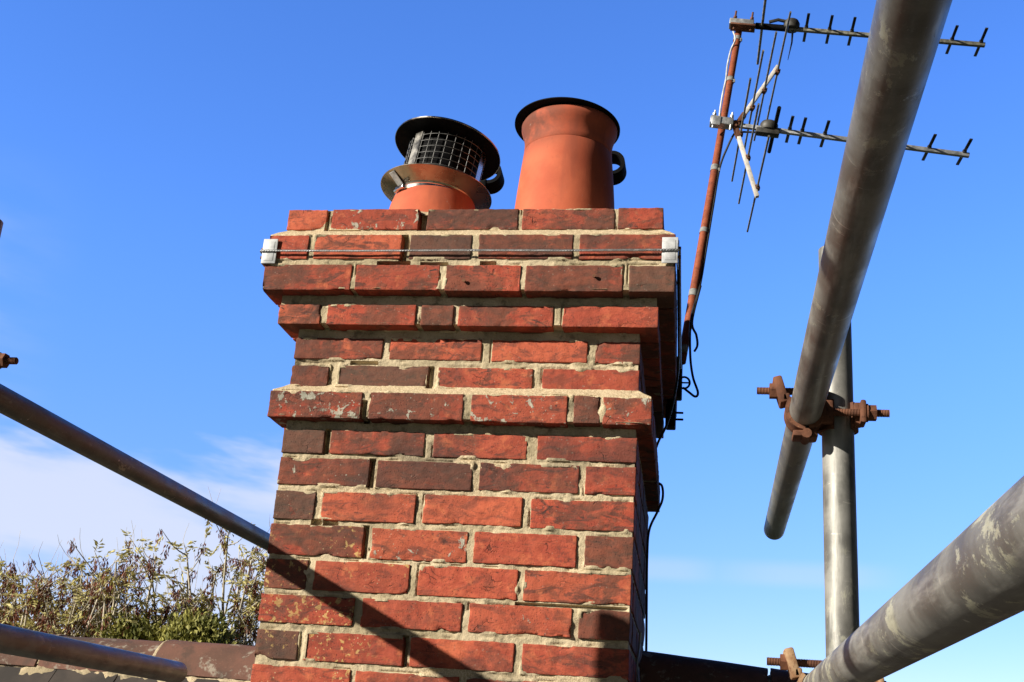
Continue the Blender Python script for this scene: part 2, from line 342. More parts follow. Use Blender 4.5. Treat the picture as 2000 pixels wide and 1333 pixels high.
# ------------------------------------------------------------------ chimney stack
CW, CD = 0.80, 0.87
def skew(p):                                     # the stack is a little out of square towards the back
    return Vector((p.x-0.025*p.y*max(0., p.x)/CW, p.y, p.z))
SIDES = {'front': lambda u, d, z, o: Vector((u, -o+d, z)),
         'right': lambda u, d, z, o: Vector((CW+o-d, u, z)),
         'left': lambda u, d, z, o: Vector((-o+d, u, z)),
         'back': lambda u, d, z, o: Vector((u, CD+o-d, z))}
bv, bf, bt = [], [], []
def cuts(a, b, r, res):
    n = max(1, int(round((b-a-2*r)/res)))
    return [a, a+r*.5]+[a+r+(b-a-2*r)*i/n for i in range(n+1)]+[b-r*.5, b]
def brick(side, u0, u1, z0, z1, o, depth=.1, res=.0045, dark=.3, yel=0, gry=0, rough=1.0):
    seed = random.random(); sv = Vector((seed*91, seed*37, seed*53)); r = random.uniform(.0014, .0026)
    du = random.uniform(-.0012, .0012); dz0 = random.uniform(-.0015, .0015); sh = random.uniform(-.0014, .0006); tl = random.uniform(-.008, .008)
    U = cuts(u0, u1, r, res); Z = cuts(z0, z1, r, res); Dd = [0, r*.5, r, r+.012, depth*.6, depth]
    f = SIDES[side]; lo = Vector((u0+r, r, z0+r)); hi = Vector((u1-r, depth+1, z1-r))
    uc = (u0+u1)/2; zc = (z0+z1)/2
    def pt(u, d, z):
        p = Vector((u, d, z)); q = Vector((min(max(u, lo.x), hi.x), max(d, lo.y), min(max(z, lo.z), hi.z)))
        n = p-q
        if n.length > 1e-9: n.normalize(); p = q+n*r
        else: n = Vector((0, -1, 0))
        s = p+sv
        a = .0010*mn.noise(s*15)+.0009*mn.noise(s*55)+.0004*mn.noise(s*130)
        e = min(u-u0, u1-u, z-z0, z1-z)
        if e < .012 and d < .02:                    # chipped arrises
            c = mn.noise(s*22+Vector((5, 0, 0)))
            if c > .34: a -= (c-.34)*.016*(1-e/.012)
            a -= .0010*abs(mn.noise(s*90))
        p += n*a*rough
        p.y += sh+tl*(p.x-uc)*.35
        p.z += (p.x-uc)*tl*.12+(dz0 if True else 0); p.x += du
        return p
    def patch(A, B, fn):
        base = len(bv); na, nb = len(A), len(B)
        for a in A:
            for b_ in B:
                p = pt(*fn(a, b_)); bv.append(skew(f(p.x, p.y, p.z, o))); bt.append((dark, seed, yel, gry))
        for i in range(na-1):
            for j in range(nb-1):
                k = base+i*nb+j; bf.append((k, k+1, k+nb+1, k+nb))
    patch(U, Z, lambda u, z: (u, 0, z))
    patch(U, Dd, lambda u, d: (u, d, z0)); patch(U, Dd, lambda u, d: (u, d, z1))
    patch(Z, Dd, lambda z, d: (u0, d, z)); patch(Z, Dd, lambda z, d: (u1, d, z))
#  z0, z1, offset, edges along the front, darkness, yellow, grey
FRONT = [
 (1.1125, 1.1655, .0443, [-.0443, .053, .066, .277, .296, .511, .521, .734, .742, .8443], [.15, .30, .85, .62, .58], [0]*5, [0, .75, 0, 0, 0]),
 (1.0265, 1.0870, .0728, [-.0728, .026, .040, .249, .269, .413, .429, .644, .660, .8728], [.22, .45, .97, .75, .72], [0]*5, [0, .3, 0, 0, 0]),
 (.9500, 1.0130, .0728, [-.0728, .139, .150, .346, .361, .532, .542, .759, .772, .8728], [.60, .62, .70, .82, 1], [0]*5, [0, .2, 0, 0, 0]),
 (.8790, .9280, .0375, [-.0375, .065, .080, .290, .303, .378, .390, .606, .626, .8375], [.50, .52, .85, .58, .05], [0]*5, [0]*5),
 (.8075, .8590, 0, [0, .211, .228, .443, .465, .682, .699, .80], [.60, .62, .25, .65], [0]*4, [.1, .1, 0, .25]),
 (.7410, .7920, 0, [0, .089, .112, .324, .347, .564, .585, .80], [.82, 1, .52, .05], [0]*4, [.3, 0, .35, .3]),
 (.6590, .7210, .0317, [-.0317, .186, .204, .418, .435, .648, .663, .720, .726, .8317], [.78, .74, .45, .88, .45], [0]*5, [.85, .7, .8, .2, .7]),
 (.5845, .6390, 0, [0, .099, .114, .331, .350, .561, .583, .80], [1, .60, .45, .32], [0, 0, 0, 0], [.15, .15, 0, 0]),
 (.5115, .5735, 0, [0, .210, .228, .444, .460, .678, .691, .80], [.80, .68, .58, .35], [0, 0, 0, 0], [.45, 0, .3, 0]),
 (.4345, .4985, 0, [0, .093, .110, .323, .341, .559, .578, .80], [1, .28, .08, .55], [.3, 0, 0, 0], [.2, .1, 0, 0]),
 (.3553, .4229, 0, [0, .215, .231, .445, .460, .681, .698, .80], [.72, .30, .10, .85], [.75, .35, 0, .2], [.3, .7, 0, .1]),
 (.2816, .3461, 0, [0, .096, .113, .326, .344, .560, .575, .80], [.85, .12, .10, .50], [.8, .5, 0, 0], [0, .1, 0, 0]),
 (.2092, .2691, 0, [0, .211, .227, .446, .460, .678, .694, .80], [.42, .12, .15, .85], [1, .2, 0, 0], [0, 0, .35, 0]),
 (.1342, .1941, 0, [0, .095, .111, .327, .342, .563, .579, .80], [.97, .15, .12, .32], [.6, .8, 0, .3], [.1, 0, 0, 0]),
 (.0600, .1190, 0, [0, .218, .230, .451, .465, .673, .687, .80], [.30, .20, .2, .3], [.8, .4, 0, 0], [0]*4)]
zz = .045
while zz > -.75:                                   # plain courses below the frame
    k = int(round((zz+1)*100)) % 2
    FRONT.append((zz-.060, zz, 0, [0, .095, .110, .327, .342, .563, .579, .80] if len(FRONT) % 2 else [0, .215, .230, .446, .460, .678, .694, .80],
                  [random.random()*.6 for _ in range(4)], [.2]*4, [.1]*4)); zz -= .075
for ci, (z0, z1, o, E_, dk, ye, gr) in enumerate(FRONT):
    vis = z1 > .05; res = .0045 if vis else .02
    for i in range(len(E_)//2):
        brick('front', E_[2*i], E_[2*i+1], z0, z1, o, res=res, dark=dk[i], yel=ye[i], gry=gr[i], rough=1.15)
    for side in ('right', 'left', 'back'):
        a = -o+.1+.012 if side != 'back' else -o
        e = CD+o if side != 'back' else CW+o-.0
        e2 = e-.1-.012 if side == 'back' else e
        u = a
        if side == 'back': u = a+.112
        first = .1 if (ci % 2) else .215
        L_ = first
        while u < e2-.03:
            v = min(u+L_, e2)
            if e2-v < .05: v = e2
            brick(side, u, v, z0, z1, o, res=.014 if side == 'right' else .02, dark=random.uniform(.55, 1) if side == 'right' else random.uniform(.2, .8), yel=.1, gry=.2)  # right face bricks toned darker, so part of its shade is in the colour
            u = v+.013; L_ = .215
stack = empty('chimney_stack', (CW/2, CD/2, -.75), 'weathered red brick chimney stack with stepped corbel courses and cream mortar', 'chimney')
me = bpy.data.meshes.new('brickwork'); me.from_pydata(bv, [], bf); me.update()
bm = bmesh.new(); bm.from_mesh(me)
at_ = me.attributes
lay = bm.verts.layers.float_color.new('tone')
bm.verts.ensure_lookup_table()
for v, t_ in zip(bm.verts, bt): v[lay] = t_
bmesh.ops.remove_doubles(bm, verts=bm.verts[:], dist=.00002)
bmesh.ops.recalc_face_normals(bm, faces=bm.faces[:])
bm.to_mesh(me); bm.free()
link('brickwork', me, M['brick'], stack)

# mortar: one core swept round the stack, its face a few mm behind the bricks
MR = .0032
prof = [(.0443-MR, 1.1640), (.0443-MR, 1.1125), (.058, 1.1000), (.0728-MR, 1.0890), (.0728-MR, .9545), (.0375-MR, .9545), (.0375-MR, .8835), (-MR, .8835), (-MR, .7480),
        (.012, .7350), (.0317-MR, .7235), (.0317-MR, .6635), (-MR, .6635), (-MR, -.1)]
GAPS = [(.277, .296, 1.112, 1.165, .03), (.249, .262, 1.027, 1.087, .022), (.20, .272, 1.013, 1.0185, .02), (.099, .107, .585, .640, .02), (.209, .219, .512, .573, .02),
        (.215, .2225, .356, .423, .016), (.327, .3335, .135, .195, .018), (.324, .334, .741, .792, .015), (.186, .195, .659, .700, .02), (.093, .112, .424, .4345, .014), (.12, .15, .4235, .4345, .012),
        (.56, .80, .2745, .2755, .012), (.14, .20, .7975, .8015, .012), (.053, .058, 1.112, 1.16, .012), (.30, .36, 1.013, 1.017, .014), (.44, .47, 1.014, 1.019, .014)]
fine = []
for (o0, z0), (o1, z1) in zip(prof, prof[1:]):
    n = max(1, int(math.hypot(o1-o0, z1-z0)/.0026))
    for i in range(n): fine.append((o0+(o1-o0)*i/n, z0+(z1-z0)*i/n))
fine.append(prof[-1]); fine += [(-MR, -.4), (-MR, -.75)]
mv, mf = [], []
def mdisp(p):
    d = .0016*mn.noise(p*26)+.0011*mn.noise(p*85)+.0008*mn.noise(p*190)
    k = mn.noise(p*7+Vector((3, 1, 8)))
    if k > .38: d -= (k-.38)*.02
    return d
def joint_dist(u, z, near):
    best = 1.
    for (z0, z1, E_) in near:
        dz_ = max(z0-z, z-z1)
        for i in range(0, len(E_), 2):
            du_ = max(E_[i]-u, u-E_[i+1])
            q = max(du_, dz_) if (du_ < 0 or dz_ < 0) else math.hypot(du_, dz_)
            if q < best: best = q
    return best
for side in ('front', 'right', 'back', 'left'):
    nu = 340 if side == 'front' else 50
    base = len(mv)
    for (o, z) in fine:
        near = [(f_[0], f_[1], f_[3]) for f_ in FRONT if f_[0]-.02 < z < f_[1]+.02] if side == 'front' and z > -.02 else []
        for i in range(nu+1):
            t = i/nu
            L_ = CW if side in ('front', 'back') else CD
            u = -o+(L_+2*o)*t
            p = SIDES[side](u, 0, z, o)
            inn = 0
            d = mdisp(p)
            if side == 'front':
                for (a, b_, c_, e_, g) in GAPS:
                    if a-.002 < u < b_+.002 and c_-.002 < z < e_+.002: d -= g
            if near:
                sd = joint_dist(u, z, near)
                if -.0052 < sd < .003:                  # pointing smeared over the brick edge
                    k_ = mn.noise(p*13+Vector((9, 2, 4)))+.22*mn.noise(p*48)
                    if k_ > .20: d += min(1, (k_-.20)*4)*.0047
                    elif sd > 0: d -= .0034*max(0, min(1, (-.02-mn.noise(p*21))*5))
            e = min(t, 1-t)*(L_+2*o)
            d *= min(1, e/.012)
            mv.append(skew(SIDES[side](u, -d, z, o)))
    for r_ in range(len(fine)-1):
        for i in range(nu):
            k = base+r_*(nu+1)+i; mf.append((k, k+1, k+nu+2, k+nu+1))
me = bpy.data.meshes.new('mortar_joints'); me.from_pydata(mv, [], mf)
bm = bmesh.new(); bm.from_mesh(me); bmesh.ops.remove_doubles(bm, verts=bm.verts[:], dist=.0002)
fin('mortar_joints', bm, M['mortar'], stack, angle=60); bpy.data.meshes.remove(me)
# flaunching on top
bm = bmesh.new(); nu, nv = 110, 60; g = []
for j in range(nv+1):
    for i in range(nu+1):
        x = -.036+(CW+.072)*i/nu; y = -.036+(CD+.072)*j/nv
        e = min(x+.036, CW+.036-x, y+.036, CD+.036-y)
        z = 1.1702+.004*mn.noise(Vector((x*9, y*9, 1)))+.003*mn.noise(Vector((x*40, y*40, 4)))+min(e, .16)*.16-(.014 if e < .001 else 0)
        g.append(bm.verts.new(skew(Vector((x, y, z)))))
for j in range(nv):
    for i in range(nu):
        k = j*(nu+1)+i; bm.faces.new((g[k], g[k+1], g[k+nu+2], g[k+nu+1]))
fin('mortar_cap', bm, M['mortar'], stack, angle=0)

# ------------------------------------------------------------------ pots and cowls
def clay_pot(loc, label, prof, group='clay pots on the stack', wob=.006, seed=1):
    t = empty('chimney_pot', loc, label, 'chimney pot', group)
    bm = bmesh.new(); a_lathe(bm, prof, 96, closed=True, wob=wob, seed=seed)
    fin('pot_body', bm, M['terra'], t, angle=50, local=True)
    return t
BASE = 1.175
pr = [(.132, 0), (.128, .06), (.1235, .13), (.1175, .20), (.1125, .252), (.1108, .2545), (.1125, .2575), (.1118, .270), (.1125, .282), (.1150, .295), (.1192, .307), (.1225, .318), (.1230, .328), (.119, .336), (.110, .3395),
      (.092, .340), (.090, .28), (.105, .1), (.112, 0)]
p1 = clay_pot((.584, .20, BASE), 'tall tapered terracotta pot with rolled rim under a flat black ring', pr)
bm = bmesh.new()
a_lathe(bm, [(.100, -.003), (.133, -.002), (.1362, -.001), (.1362, .0018), (.133, .003), (.100, .0045)], 96, c=(-.006, .000, .3345), M=Matrix.Rotation(RAD(1.5), 3, 'Y') @ Matrix.Rotation(RAD(-4.5), 3, 'X'), closed=True)
fin('rim_ring', bm, M['black'], p1, angle=30, local=True)
p2 = clay_pot((.245, .20, BASE), 'short terracotta pot wearing the stainless steel cowl with a mesh cage',
              [(.126, 0), (.121, .05), (.111, .10), (.103, .125), (.100, .137), (.094, .139), (.088, .137), (.100, .06), (.108, 0)], seed=4)
# cowl
cw = empty('chimney_cowl', (.245, .20, BASE+.125), 'stainless steel cowl with wire mesh cage and dark round lid on the left pot', 'chimney cowl')
TM = Matrix.Rotation(RAD(4.0), 3, 'Y') @ Matrix.Rotation(RAD(-4), 3, 'X'); TM2 = Matrix.Rotation(RAD(8.0), 3, 'Y') @ Matrix.Rotation(RAD(-8), 3, 'X')
def T(p): return TM @ Vector(p)
bm = bmesh.new()
a_lathe(bm, [(.0985, -.016), (.1005, .000), (.104, .006), (.1430, .0275), (.1450, .0275), (.1450, .0290), (.1425, .0295), (.103, .0085), (.097, .003), (.096, -.016)], 96, M=TM, closed=True)
fin('skirt', bm, M['skirt'], cw, angle=30, local=True)
bm = bmesh.new()      # worm-drive band and its tail
a_lathe(bm, [(.1012, -.0125), (.1030, -.0125), (.1030, -.0015), (.1012, -.0015)], 96, M=TM, closed=True)
a_ = RAD(-128)
a_box(bm, T((.110*math.cos(a_), .110*math.sin(a_), -.010)), (.030, .010, .009), (Vector((-math.sin(a_), math.cos(a_), 0)), Vector((math.cos(a_), math.sin(a_), 0)), Vector((0, 0, 1))), .0015)
a_cyl(bm, T((.109*math.cos(a_-.25), .109*math.sin(a_-.25), -.010)), T((.109*math.cos(a_-.08), .109*math.sin(a_-.08), -.010)), .005, 10)
fin('clamp_band', bm, M['steel'], cw, angle=30, local=True)
bm = bmesh.new()      # skirt seam lap
for a_ in (RAD(-132),):
    er = Vector((math.cos(a_), math.sin(a_), 0)); et = Vector((-er.y, er.x, 0))
    pts = [er*.1055+Vector((0, 0, .0035)), er*.139+Vector((0, 0, .0262))]
    v = [bm.verts.new(T(q+et*s_*.011+Vector((0, 0, -.0014)))) for q in pts for s_ in (-1, 1)]
    bm.faces.new((v[0], v[1], v[3], v[2]))
    r_ = bmesh.ops.extrude_face_region(bm, geom=bm.faces[:])
    for q in [g_ for g_ in r_['geom'] if isinstance(g_, bmesh.types.BMVert)]: q.co.z -= .0012
fin('seam_strap', bm, M['alu'], cw, local=True)
HC = .152
bm = bmesh.new()      # wire mesh cage
def lean(a, r, z): return TM @ Vector((r*math.cos(a), r*math.sin(a), z))+Vector((z*.06, 0, 0))
for k in range(28):
    a_ = 2*PI*k/28; a_cyl(bm, lean(a_, .1, .012), lean(a_, .1, HC), .00098, 6)
for k in range(8):
    z = .020+k*.0178; a_tube(bm, [lean(2*PI*i/64, .1012, z) for i in range(65)], .00098, 6)
fin('mesh_cage', bm, M['mesh'], cw, local=True)
for a_ in (RAD(-124), RAD(-8), RAD(112)):
    bm = bmesh.new(); vs = []
    for z in (.005, HC+.003):
        for q in (-.125, .125):
            for rr in (.1022, .1036): vs.append(bm.verts.new(lean(a_+q, rr, z)))
    for f in ((0, 1, 5, 4), (2, 6, 7, 3), (0, 4, 6, 2), (1, 3, 7, 5), (0, 2, 3, 1), (4, 5, 7, 6)): bm.faces.new([vs[i] for i in f])
    fin('strap', bm, M['steel'], cw, local=True)
bm = bmesh.new()
a_lathe(bm, [(.0001, 0), (.132, 0), (.138, -.0025), (.1405, -.0015), (.1405, .0012), (.136, .0035), (.09, .011), (.05, .016), (.0001, .018)], 96, c=(.0195, .010, HC+.004), M=TM2)
fin('lid', bm, M['black'], cw, angle=30, local=True)
bm = bmesh.new()
a_lathe(bm, [(.1405, -.0022), (.1420, -.0016), (.1422, .0014), (.1375, .0046), (.130, .0062), (.130, .0050), (.1365, .0036), (.1405, .0012)], 96, c=(.0195, .010, HC+.004), M=TM2, closed=True)
fin('lid_edge', bm, M['steel'], cw, angle=30, local=True)
bm = bmesh.new()      # black liner nearly filling the cage, standing in for the shade under the lid
a_lathe(bm, [(.093, .0), (.093, .138), (.090, .138), (.090, .0)], 48, M=TM, closed=True)
fin('shade_liner', bm, M['black'], cw, angle=30, local=True)
# back row: two pots with black hoops
for (x, lab, c_, zt) in ((.243, 'low terracotta pot with a black hoop standing behind the cowled pot', (957, 346), .10), (.548, 'terracotta pot with a black hoop half hidden behind the tall pot', (1196, 328), .13)):
    t = clay_pot((x, .455, BASE), lab, [(.122, 0), (.112, zt), (.108, zt+.02), (.118, zt+.034), (.122, zt+.05), (.115, zt+.058), (.09, zt+.056), (.09, 0)], seed=x*20)
    q = P(c_[0], c_[1], .455)-Vector(t.location)
    bm = bmesh.new(); n = 40; rings = []
    for i in range(n):
        a_ = 2*PI*i/n; er = Vector((math.cos(a_), 0, math.sin(a_))); rings.append([bm.verts.new(q+er*r_+Vector((0, y, -y*.25))) for r_, y in ((.026, -.022), (.036, -.022), (.038, .022), (.028, .022))])
    for i in range(n):
        A, B = rings[i], rings[(i+1) % n]
        for j in range(4): bm.faces.new((A[j], A[(j+1) % 4], B[(j+1) % 4], B[j]))
    a_box(bm, q+Vector((-.016, 0, -.045)), (.022, .05, q.z*.0+.06), None, .003)
    fin('hoop', bm, M['black'], t, angle=35, local=True)

# ------------------------------------------------------------------ wire lashing and its corner plates
WZ = 1.0445; WY = -.0832
def helix(pts, r, tw, ph):
    out = []; s_ = 0
    for i, p in enumerate(pts):
        if i: s_ += (pts[i]-pts[i-1]).length
        d = (pts[min(i+1, len(pts)-1)]-pts[max(i-1, 0)]).normalized(); x = d.cross(Vector((0, 0, 1))).normalized(); y = Vector((0, 0, 1))
        a_ = s_*tw+ph; out.append(p+x*math.cos(a_)*r+y*math.sin(a_)*r)
    return out
def subdiv(pts, st):
    out = []
    for a_, b_ in zip(pts, pts[1:]):
        n = max(1, int((b_-a_).length/st)); out += [a_+(b_-a_)*i/n for i in range(n)]
    return out+[pts[-1]]
xl, xr, yb = -.0845, .8850, CD+.086
path = [Vector((xl+.004, WY, WZ-.0015)), Vector((.16, WY-.0002, WZ-.0022)), Vector((.40, WY-.0008, WZ-.0012)), Vector((.63, WY-.0004, WZ-.0018)), Vector((xr-.004, WY, WZ)), Vector((xr, WY+.004, WZ)), Vector((xr-.027, yb-.01, WZ)), Vector((xr-.033, yb, WZ)), Vector((xl+.01, yb, WZ)), Vector((xl, yb-.01, WZ)), Vector((xl, WY+.004, WZ-.0015)), Vector((xl+.004, WY, WZ-.0015))]
pp = subdiv(path, .0028)
bm = bmesh.new()
for k in range(3): a_tube(bm, helix(pp, .0015, 330, k*2*PI/3), .0015, 5)
w_ = fin('lashing_wire', bm, M['wire'], None, angle=0)
tag(w_, 'twisted galvanised wire rope stretched round the top corbel of the stack', 'wire rope')
for (cx_, sg, lab) in ((-.0765, 1, 'white plastic corner plate under the wire at the left end of the corbel'), (.8765, -1, 'white plastic corner plate under the wire at the right end, by the leaning mast')):
    t = empty('corner_plate', (cx_, -.0765, 1.043), lab, 'corner plate', 'white corner plates under the lashing wire')
    bm = bmesh.new()
    zc = 1.0435 if sg > 0 else 1.0455
    a_box(bm, (cx_+sg*.0135, -.0785, zc), (.035, .0034, .062), None, .0012)
    a_box(bm, (cx_-sg*.0025, -.0600, zc), (.0034, .040, .062), None, .0015)
    fin('plate', bm, M['white'], t, angle=30)
    bm = bmesh.new(); a_box(bm, (cx_+sg*.0130, -.0804, zc), (.023, .0012, .048), None, .0005)
    fin('raised_panel', bm, M['white'], t, angle=30)
    bm = bmesh.new()
    for dz in (-.012, .009):
        a_cyl(bm, (cx_-sg*.004, -.068, zc+dz), (cx_-sg*.0105, -.068, zc+dz), .004, 10)
    fin('screw', bm, M['rust'], t, angle=30)
for (px, py, lab) in ((906, 551, 'small rusty nail head in the brick left of centre on the top corbel'), (1160, 542, 'small rusty nail head in the brick near the right end of the top corbel')):
    q = P(px, py, -.0728); bm = bmesh.new(); a_cyl(bm, q+Vector((0, .012, 0)), q+Vector((.001, -.007, .001)), .0022, 8); a_cyl(bm, q+Vector((.001, -.006, .001)), q+Vector((.001, -.008, .001)), .0042, 10)
    tag(fin('nail', bm, M['rust'], None), lab, 'nail', 'nails in the corbel')

# ------------------------------------------------------------------ mast, aerials, bracket, cables
MT0 = P(1331, 708, .76); MT1 = Vector((1.022, 1.20, 2.451))
mdir = (MT1-MT0).normalized()
def on_mast(py):
    lo_, hi_ = 0., 1.05
    for _ in range(40):
        m_ = (lo_+hi_)/2; q = MT0+(MT1-MT0)*m_; d = q-CAM; y = 666.5-FPX*d.dot(UP)/d.dot(FW)
        if y > py: lo_ = m_
        else: hi_ = m_
    return q
mast = empty('aerial_mast', MT0, 'rusty red steel aerial mast leaning to the right beside the stack', 'mast')
bm = bmesh.new()
a_cyl(bm, MT0, on_mast(338), .0128, 24); a_cyl(bm, on_mast(345), MT1, .0122, 24)
fin('pole', bm, M['mast'], mast, angle=30)
for py, h_ in ((78, .009), (158, .010), (331, .012), (453, .009), (575, .012)):
    q = on_mast(py); bm = bmesh.new(); a_cyl(bm, q-mdir*h_, q+mdir*h_, .0140, 24)
    if py < 400: a_box(bm, q+Vector((.012, -.008, -.006)), (.01, .006, .012), None, .001)
    fin('tape_band', bm, M['tape'], mast, angle=30)
def aerial(q0, th, sl, L_, elems, label, refl, box, clamp_mat, boom_mat):
    """q0: boom end by the mast; elems: distances along the boom"""
    t = empty('television_aerial', q0, label, 'aerial', 'television aerials on the mast')
    bx = Vector((math.cos(th)*math.cos(sl), math.sin(th)*math.cos(sl), -math.sin(sl))); by = Vector((-math.sin(th), math.cos(th), 0)); bz = bx.cross(by)
    ax = (bx, by, bz)
    L3 = lambda a, b, c: q0+bx*a+by*b+bz*c
    bm = bmesh.new(); a_box(bm, L3(L_/2, 0, 0), (L_, .0135, .0135), ax, .001); fin('boom', bm, boom_mat, t, angle=30)
    for s_ in elems:
        bm = bmesh.new()
        a_box(bm, L3(s_, 0, .0095), (.010, .170, .0045), ax, .001); a_box(bm, L3(s_, 0, .0085), (.013, .020, .012), ax, .002)
        fin('director', bm, M['plastic'], t, angle=30)
    return t, L3, ax
# lower aerial
qL = P(1391, 239, .985)
tl_, L3, ax = aerial(qL, RAD(4), RAD(7.4), .81, [.248, .288, .360, .48, .590, .686, .794], 'lower television aerial with V shaped reflector of thin rods on the leaning mast', 0, 0, None, M['alu'])
bm = bmesh.new(); a_box(bm, L3(.030, -.002, .001), (.075, .040, .026), ax, .003); a_box(bm, L3(.012, -.020, -.004), (.03, .012, .034), ax, .003)
for s_ in (.004, .060): a_cyl(bm, L3(s_, -.018, -.030), L3(s_, -.018, .034), .0032, 8); a_hex(bm, L3(s_, -.018, .016), L3(s_, -.018, .023), .0065)
fin('mast_clamp', bm, M['alu'], tl_, angle=30)
rod_l = .335
for (p0, p1_, rods, m_, sd) in ((( .082, 0, .006), (.182, 0, .236), (.30, .60, .93), 'armw', 1), ((.075, 0, -.004), (.178, 0, -.245), (.12, .46, .88), 'armw', -1)):
    A = L3(*p0); B = L3(*p1_); d = (B-A).normalized(); yv = ax[1]; zv = d.cross(yv)
    bm = bmesh.new(); a_box(bm, (A+B)/2+d*.02, ((B-A).length-.04, .018, .012), (d, yv, zv), .001)
    fin('reflector_arm', bm, M[m_], tl_, angle=30)
    bm = bmesh.new(); a_box(bm, A+d*.012, (.06, .022, .017), (d, yv, zv), .003); a_cyl(bm, A-yv*.018+d*.005, A+yv*.018+d*.005, .004, 8)
    fin('arm_bracket', bm, M['rust'], tl_, angle=30)
    for f_ in rods:
        c_ = A+(B-A)*f_+zv*(-.009*sd)
        bm = bmesh.new(); a_tube(bm, [c_-yv*rod_l, c_-yv*.1+Vector((0, 0, .001)), c_, c_+yv*.1, c_+yv*rod_l], .0034, 8); fin('reflector_rod', bm, M['rod'], tl_)
        bm = bmesh.new(); a_box(bm, c_, (.016, .022, .014), (d, yv, zv), .002); fin('rod_clip', bm, M['rust'], tl_, angle=30)
bm = bmesh.new(); a_lathe(bm, [(.0001, -.016), (.026, -.016), (.029, -.010), (.029, .006), (.025, .013), (.0001, .016)], 32, c=L3(.182, .004, .012), M=Matrix((ax[0], ax[1], ax[2])).transposed())
a_box(bm, L3(.180, .0, -.012), (.075, .030, .018), ax, .003)
fin('dipole_box', bm, M['greybox'], tl_, angle=40)
bm = bmesh.new(); a_tube(bm, [L3(.200, y, z) for y, z in ((-.135, .004), (-.02, .004), (.08, .003), (.150, .002))], .0065, 8)
fin('dipole', bm, M['black'], tl_)
# upper aerial
qU = P(1428, 47, 1.175)
tu_, U3, axu = aerial(qU, RAD(2), RAD(6.5), .857, [.259, .338, .414, .51, .600, .748, .843], 'upper television aerial with dark boom on the tip of the leaning mast', 0, 0, None, M['rod'])
bm = bmesh.new(); a_box(bm, U3(.036, -.004, -.002), (.085, .040, .024), axu, .003)
fin('mast_clamp', bm, M['alu'], tu_, angle=30)
bm = bmesh.new()
for s_ in (.012, .070): a_cyl(bm, U3(s_, -.020, -.035), U3(s_, -.020, .040), .0036, 8); a_hex(bm, U3(s_, -.02, .010), U3(s_, -.02, .018), .007)
a_box(bm, U3(.042, -.014, -.020), (.085, .045, .007), axu, .001)
fin('u_bolt', bm, M['rust'], tu_, angle=30)
bm = bmesh.new(); c_ = U3(.108, 0, 0); a_tube(bm, [c_-axu[1]*.40+axu[2]*.01, c_-axu[1]*.1, c_+axu[1]*.1, c_+axu[1]*.24], .0048, 8); fin('reflector_rod', bm, M['rod'], tu_)
bm = bmesh.new(); a_cyl(bm, U3(.085, 0, 0), U3(.200, 0, 0), .0115, 12); fin('tape_wrap', bm, M['black'], tu_, angle=40)
bm = bmesh.new(); a_lathe(bm, [(.0001, -.014), (.025, -.014), (.028, -.008), (.028, .008), (.023, .018), (.0001, .021)], 32, c=U3(.208, 0, .012), M=Matrix((axu[0], axu[1], axu[2])).transposed())
a_tube(bm, [U3(.13, -.012, .012), U3(.16, -.015, .022), U3(.195, -.01, .02)], .006, 8)
fin('dipole_box', bm, M['greybox'], tu_, angle=40)
bm = bmesh.new(); a_tube(bm, [U3(.214, 0, -.005), U3(.217, .03, -.035), U3(.212, .08, -.075)], [.004, .003, .001], 6); fin('cable_tie', bm, M['plastic'], tu_)

def cable(name, pts, r, mat, label, cat='cable', n=8):
    bm = bmesh.new(); a_tube(bm, spline(pts, 8), r, n); return tag(fin(name, bm, M[mat], None), label, cat)
def mo(py, dx, dy): q = on_mast(py); return q+Vector((dx, dy, 0))
cable('white_cable', [P(1432, 62, 1.15), P(1436, 78, 1.15), mo(100, -.015, -.007), mo(130, -.0175, -.009), mo(158, -.0145, -.007), mo(185, -.0165, -.007), mo(215, -.016, -.006), mo(236, -.013, -.012)], .0032, 'white', 'white cable taped down the upper part of the leaning mast')
cable('aerial_cable', [L3(.165, 0, -.014), L3(.10, .01, -.016), L3(.078, .012, -.022), P(1420, 290, 1.0), mo(331, .015, -.004), mo(400, .015, -.003), mo(480, .0155, -.002), mo(560, .0155, -.002), P(1350, 622, .76), P(1348, 690, .76), P(1353, 735, .76), P(1363, 766, .76), P(1358, 775, .76), P(1345, 766, .76), P(1335, 758, .78)], .0035, 'cable', 'black cable from the lower aerial down the mast, looping out below it')
cable('cable_end', [mo(560, .018, -.004), P(1352, 628, .755), P(1360, 655, .755), P(1362, 675, .755), P(1356, 687, .755)], .0035, 'cable', 'cut end of black cable curling from the foot of the mast')
cable('drop_cable', [P(1324, 470, .10), P(1325, 560, .12), P(1326, 640, .2), P(1325, 720, .5), P(1316, 780, .62), P(1302, 830, .66), P(1284, 868, .68), P(1275, 905, .7), P(1281, 938, .72), P(1293, 950, .74), P(1294, 975, .74), P(1284, 1000, .74), P(1268, 1036, .72), P(1264, 1090, .72), P(1263, 1180, .72), P(1262, 1280, .72), P(1260, 1360, .70)], .0034, 'cable', 'thin black cable hanging down the shaded right side of the stack')
cable('pale_cable', [P(1251, 1236, .40), P(1249, 1262, .40), P(1244, 1300, .38), P(1242, 1350, .37)], .003, 'alu', 'short pale grey cable low on the shaded right side of the stack')
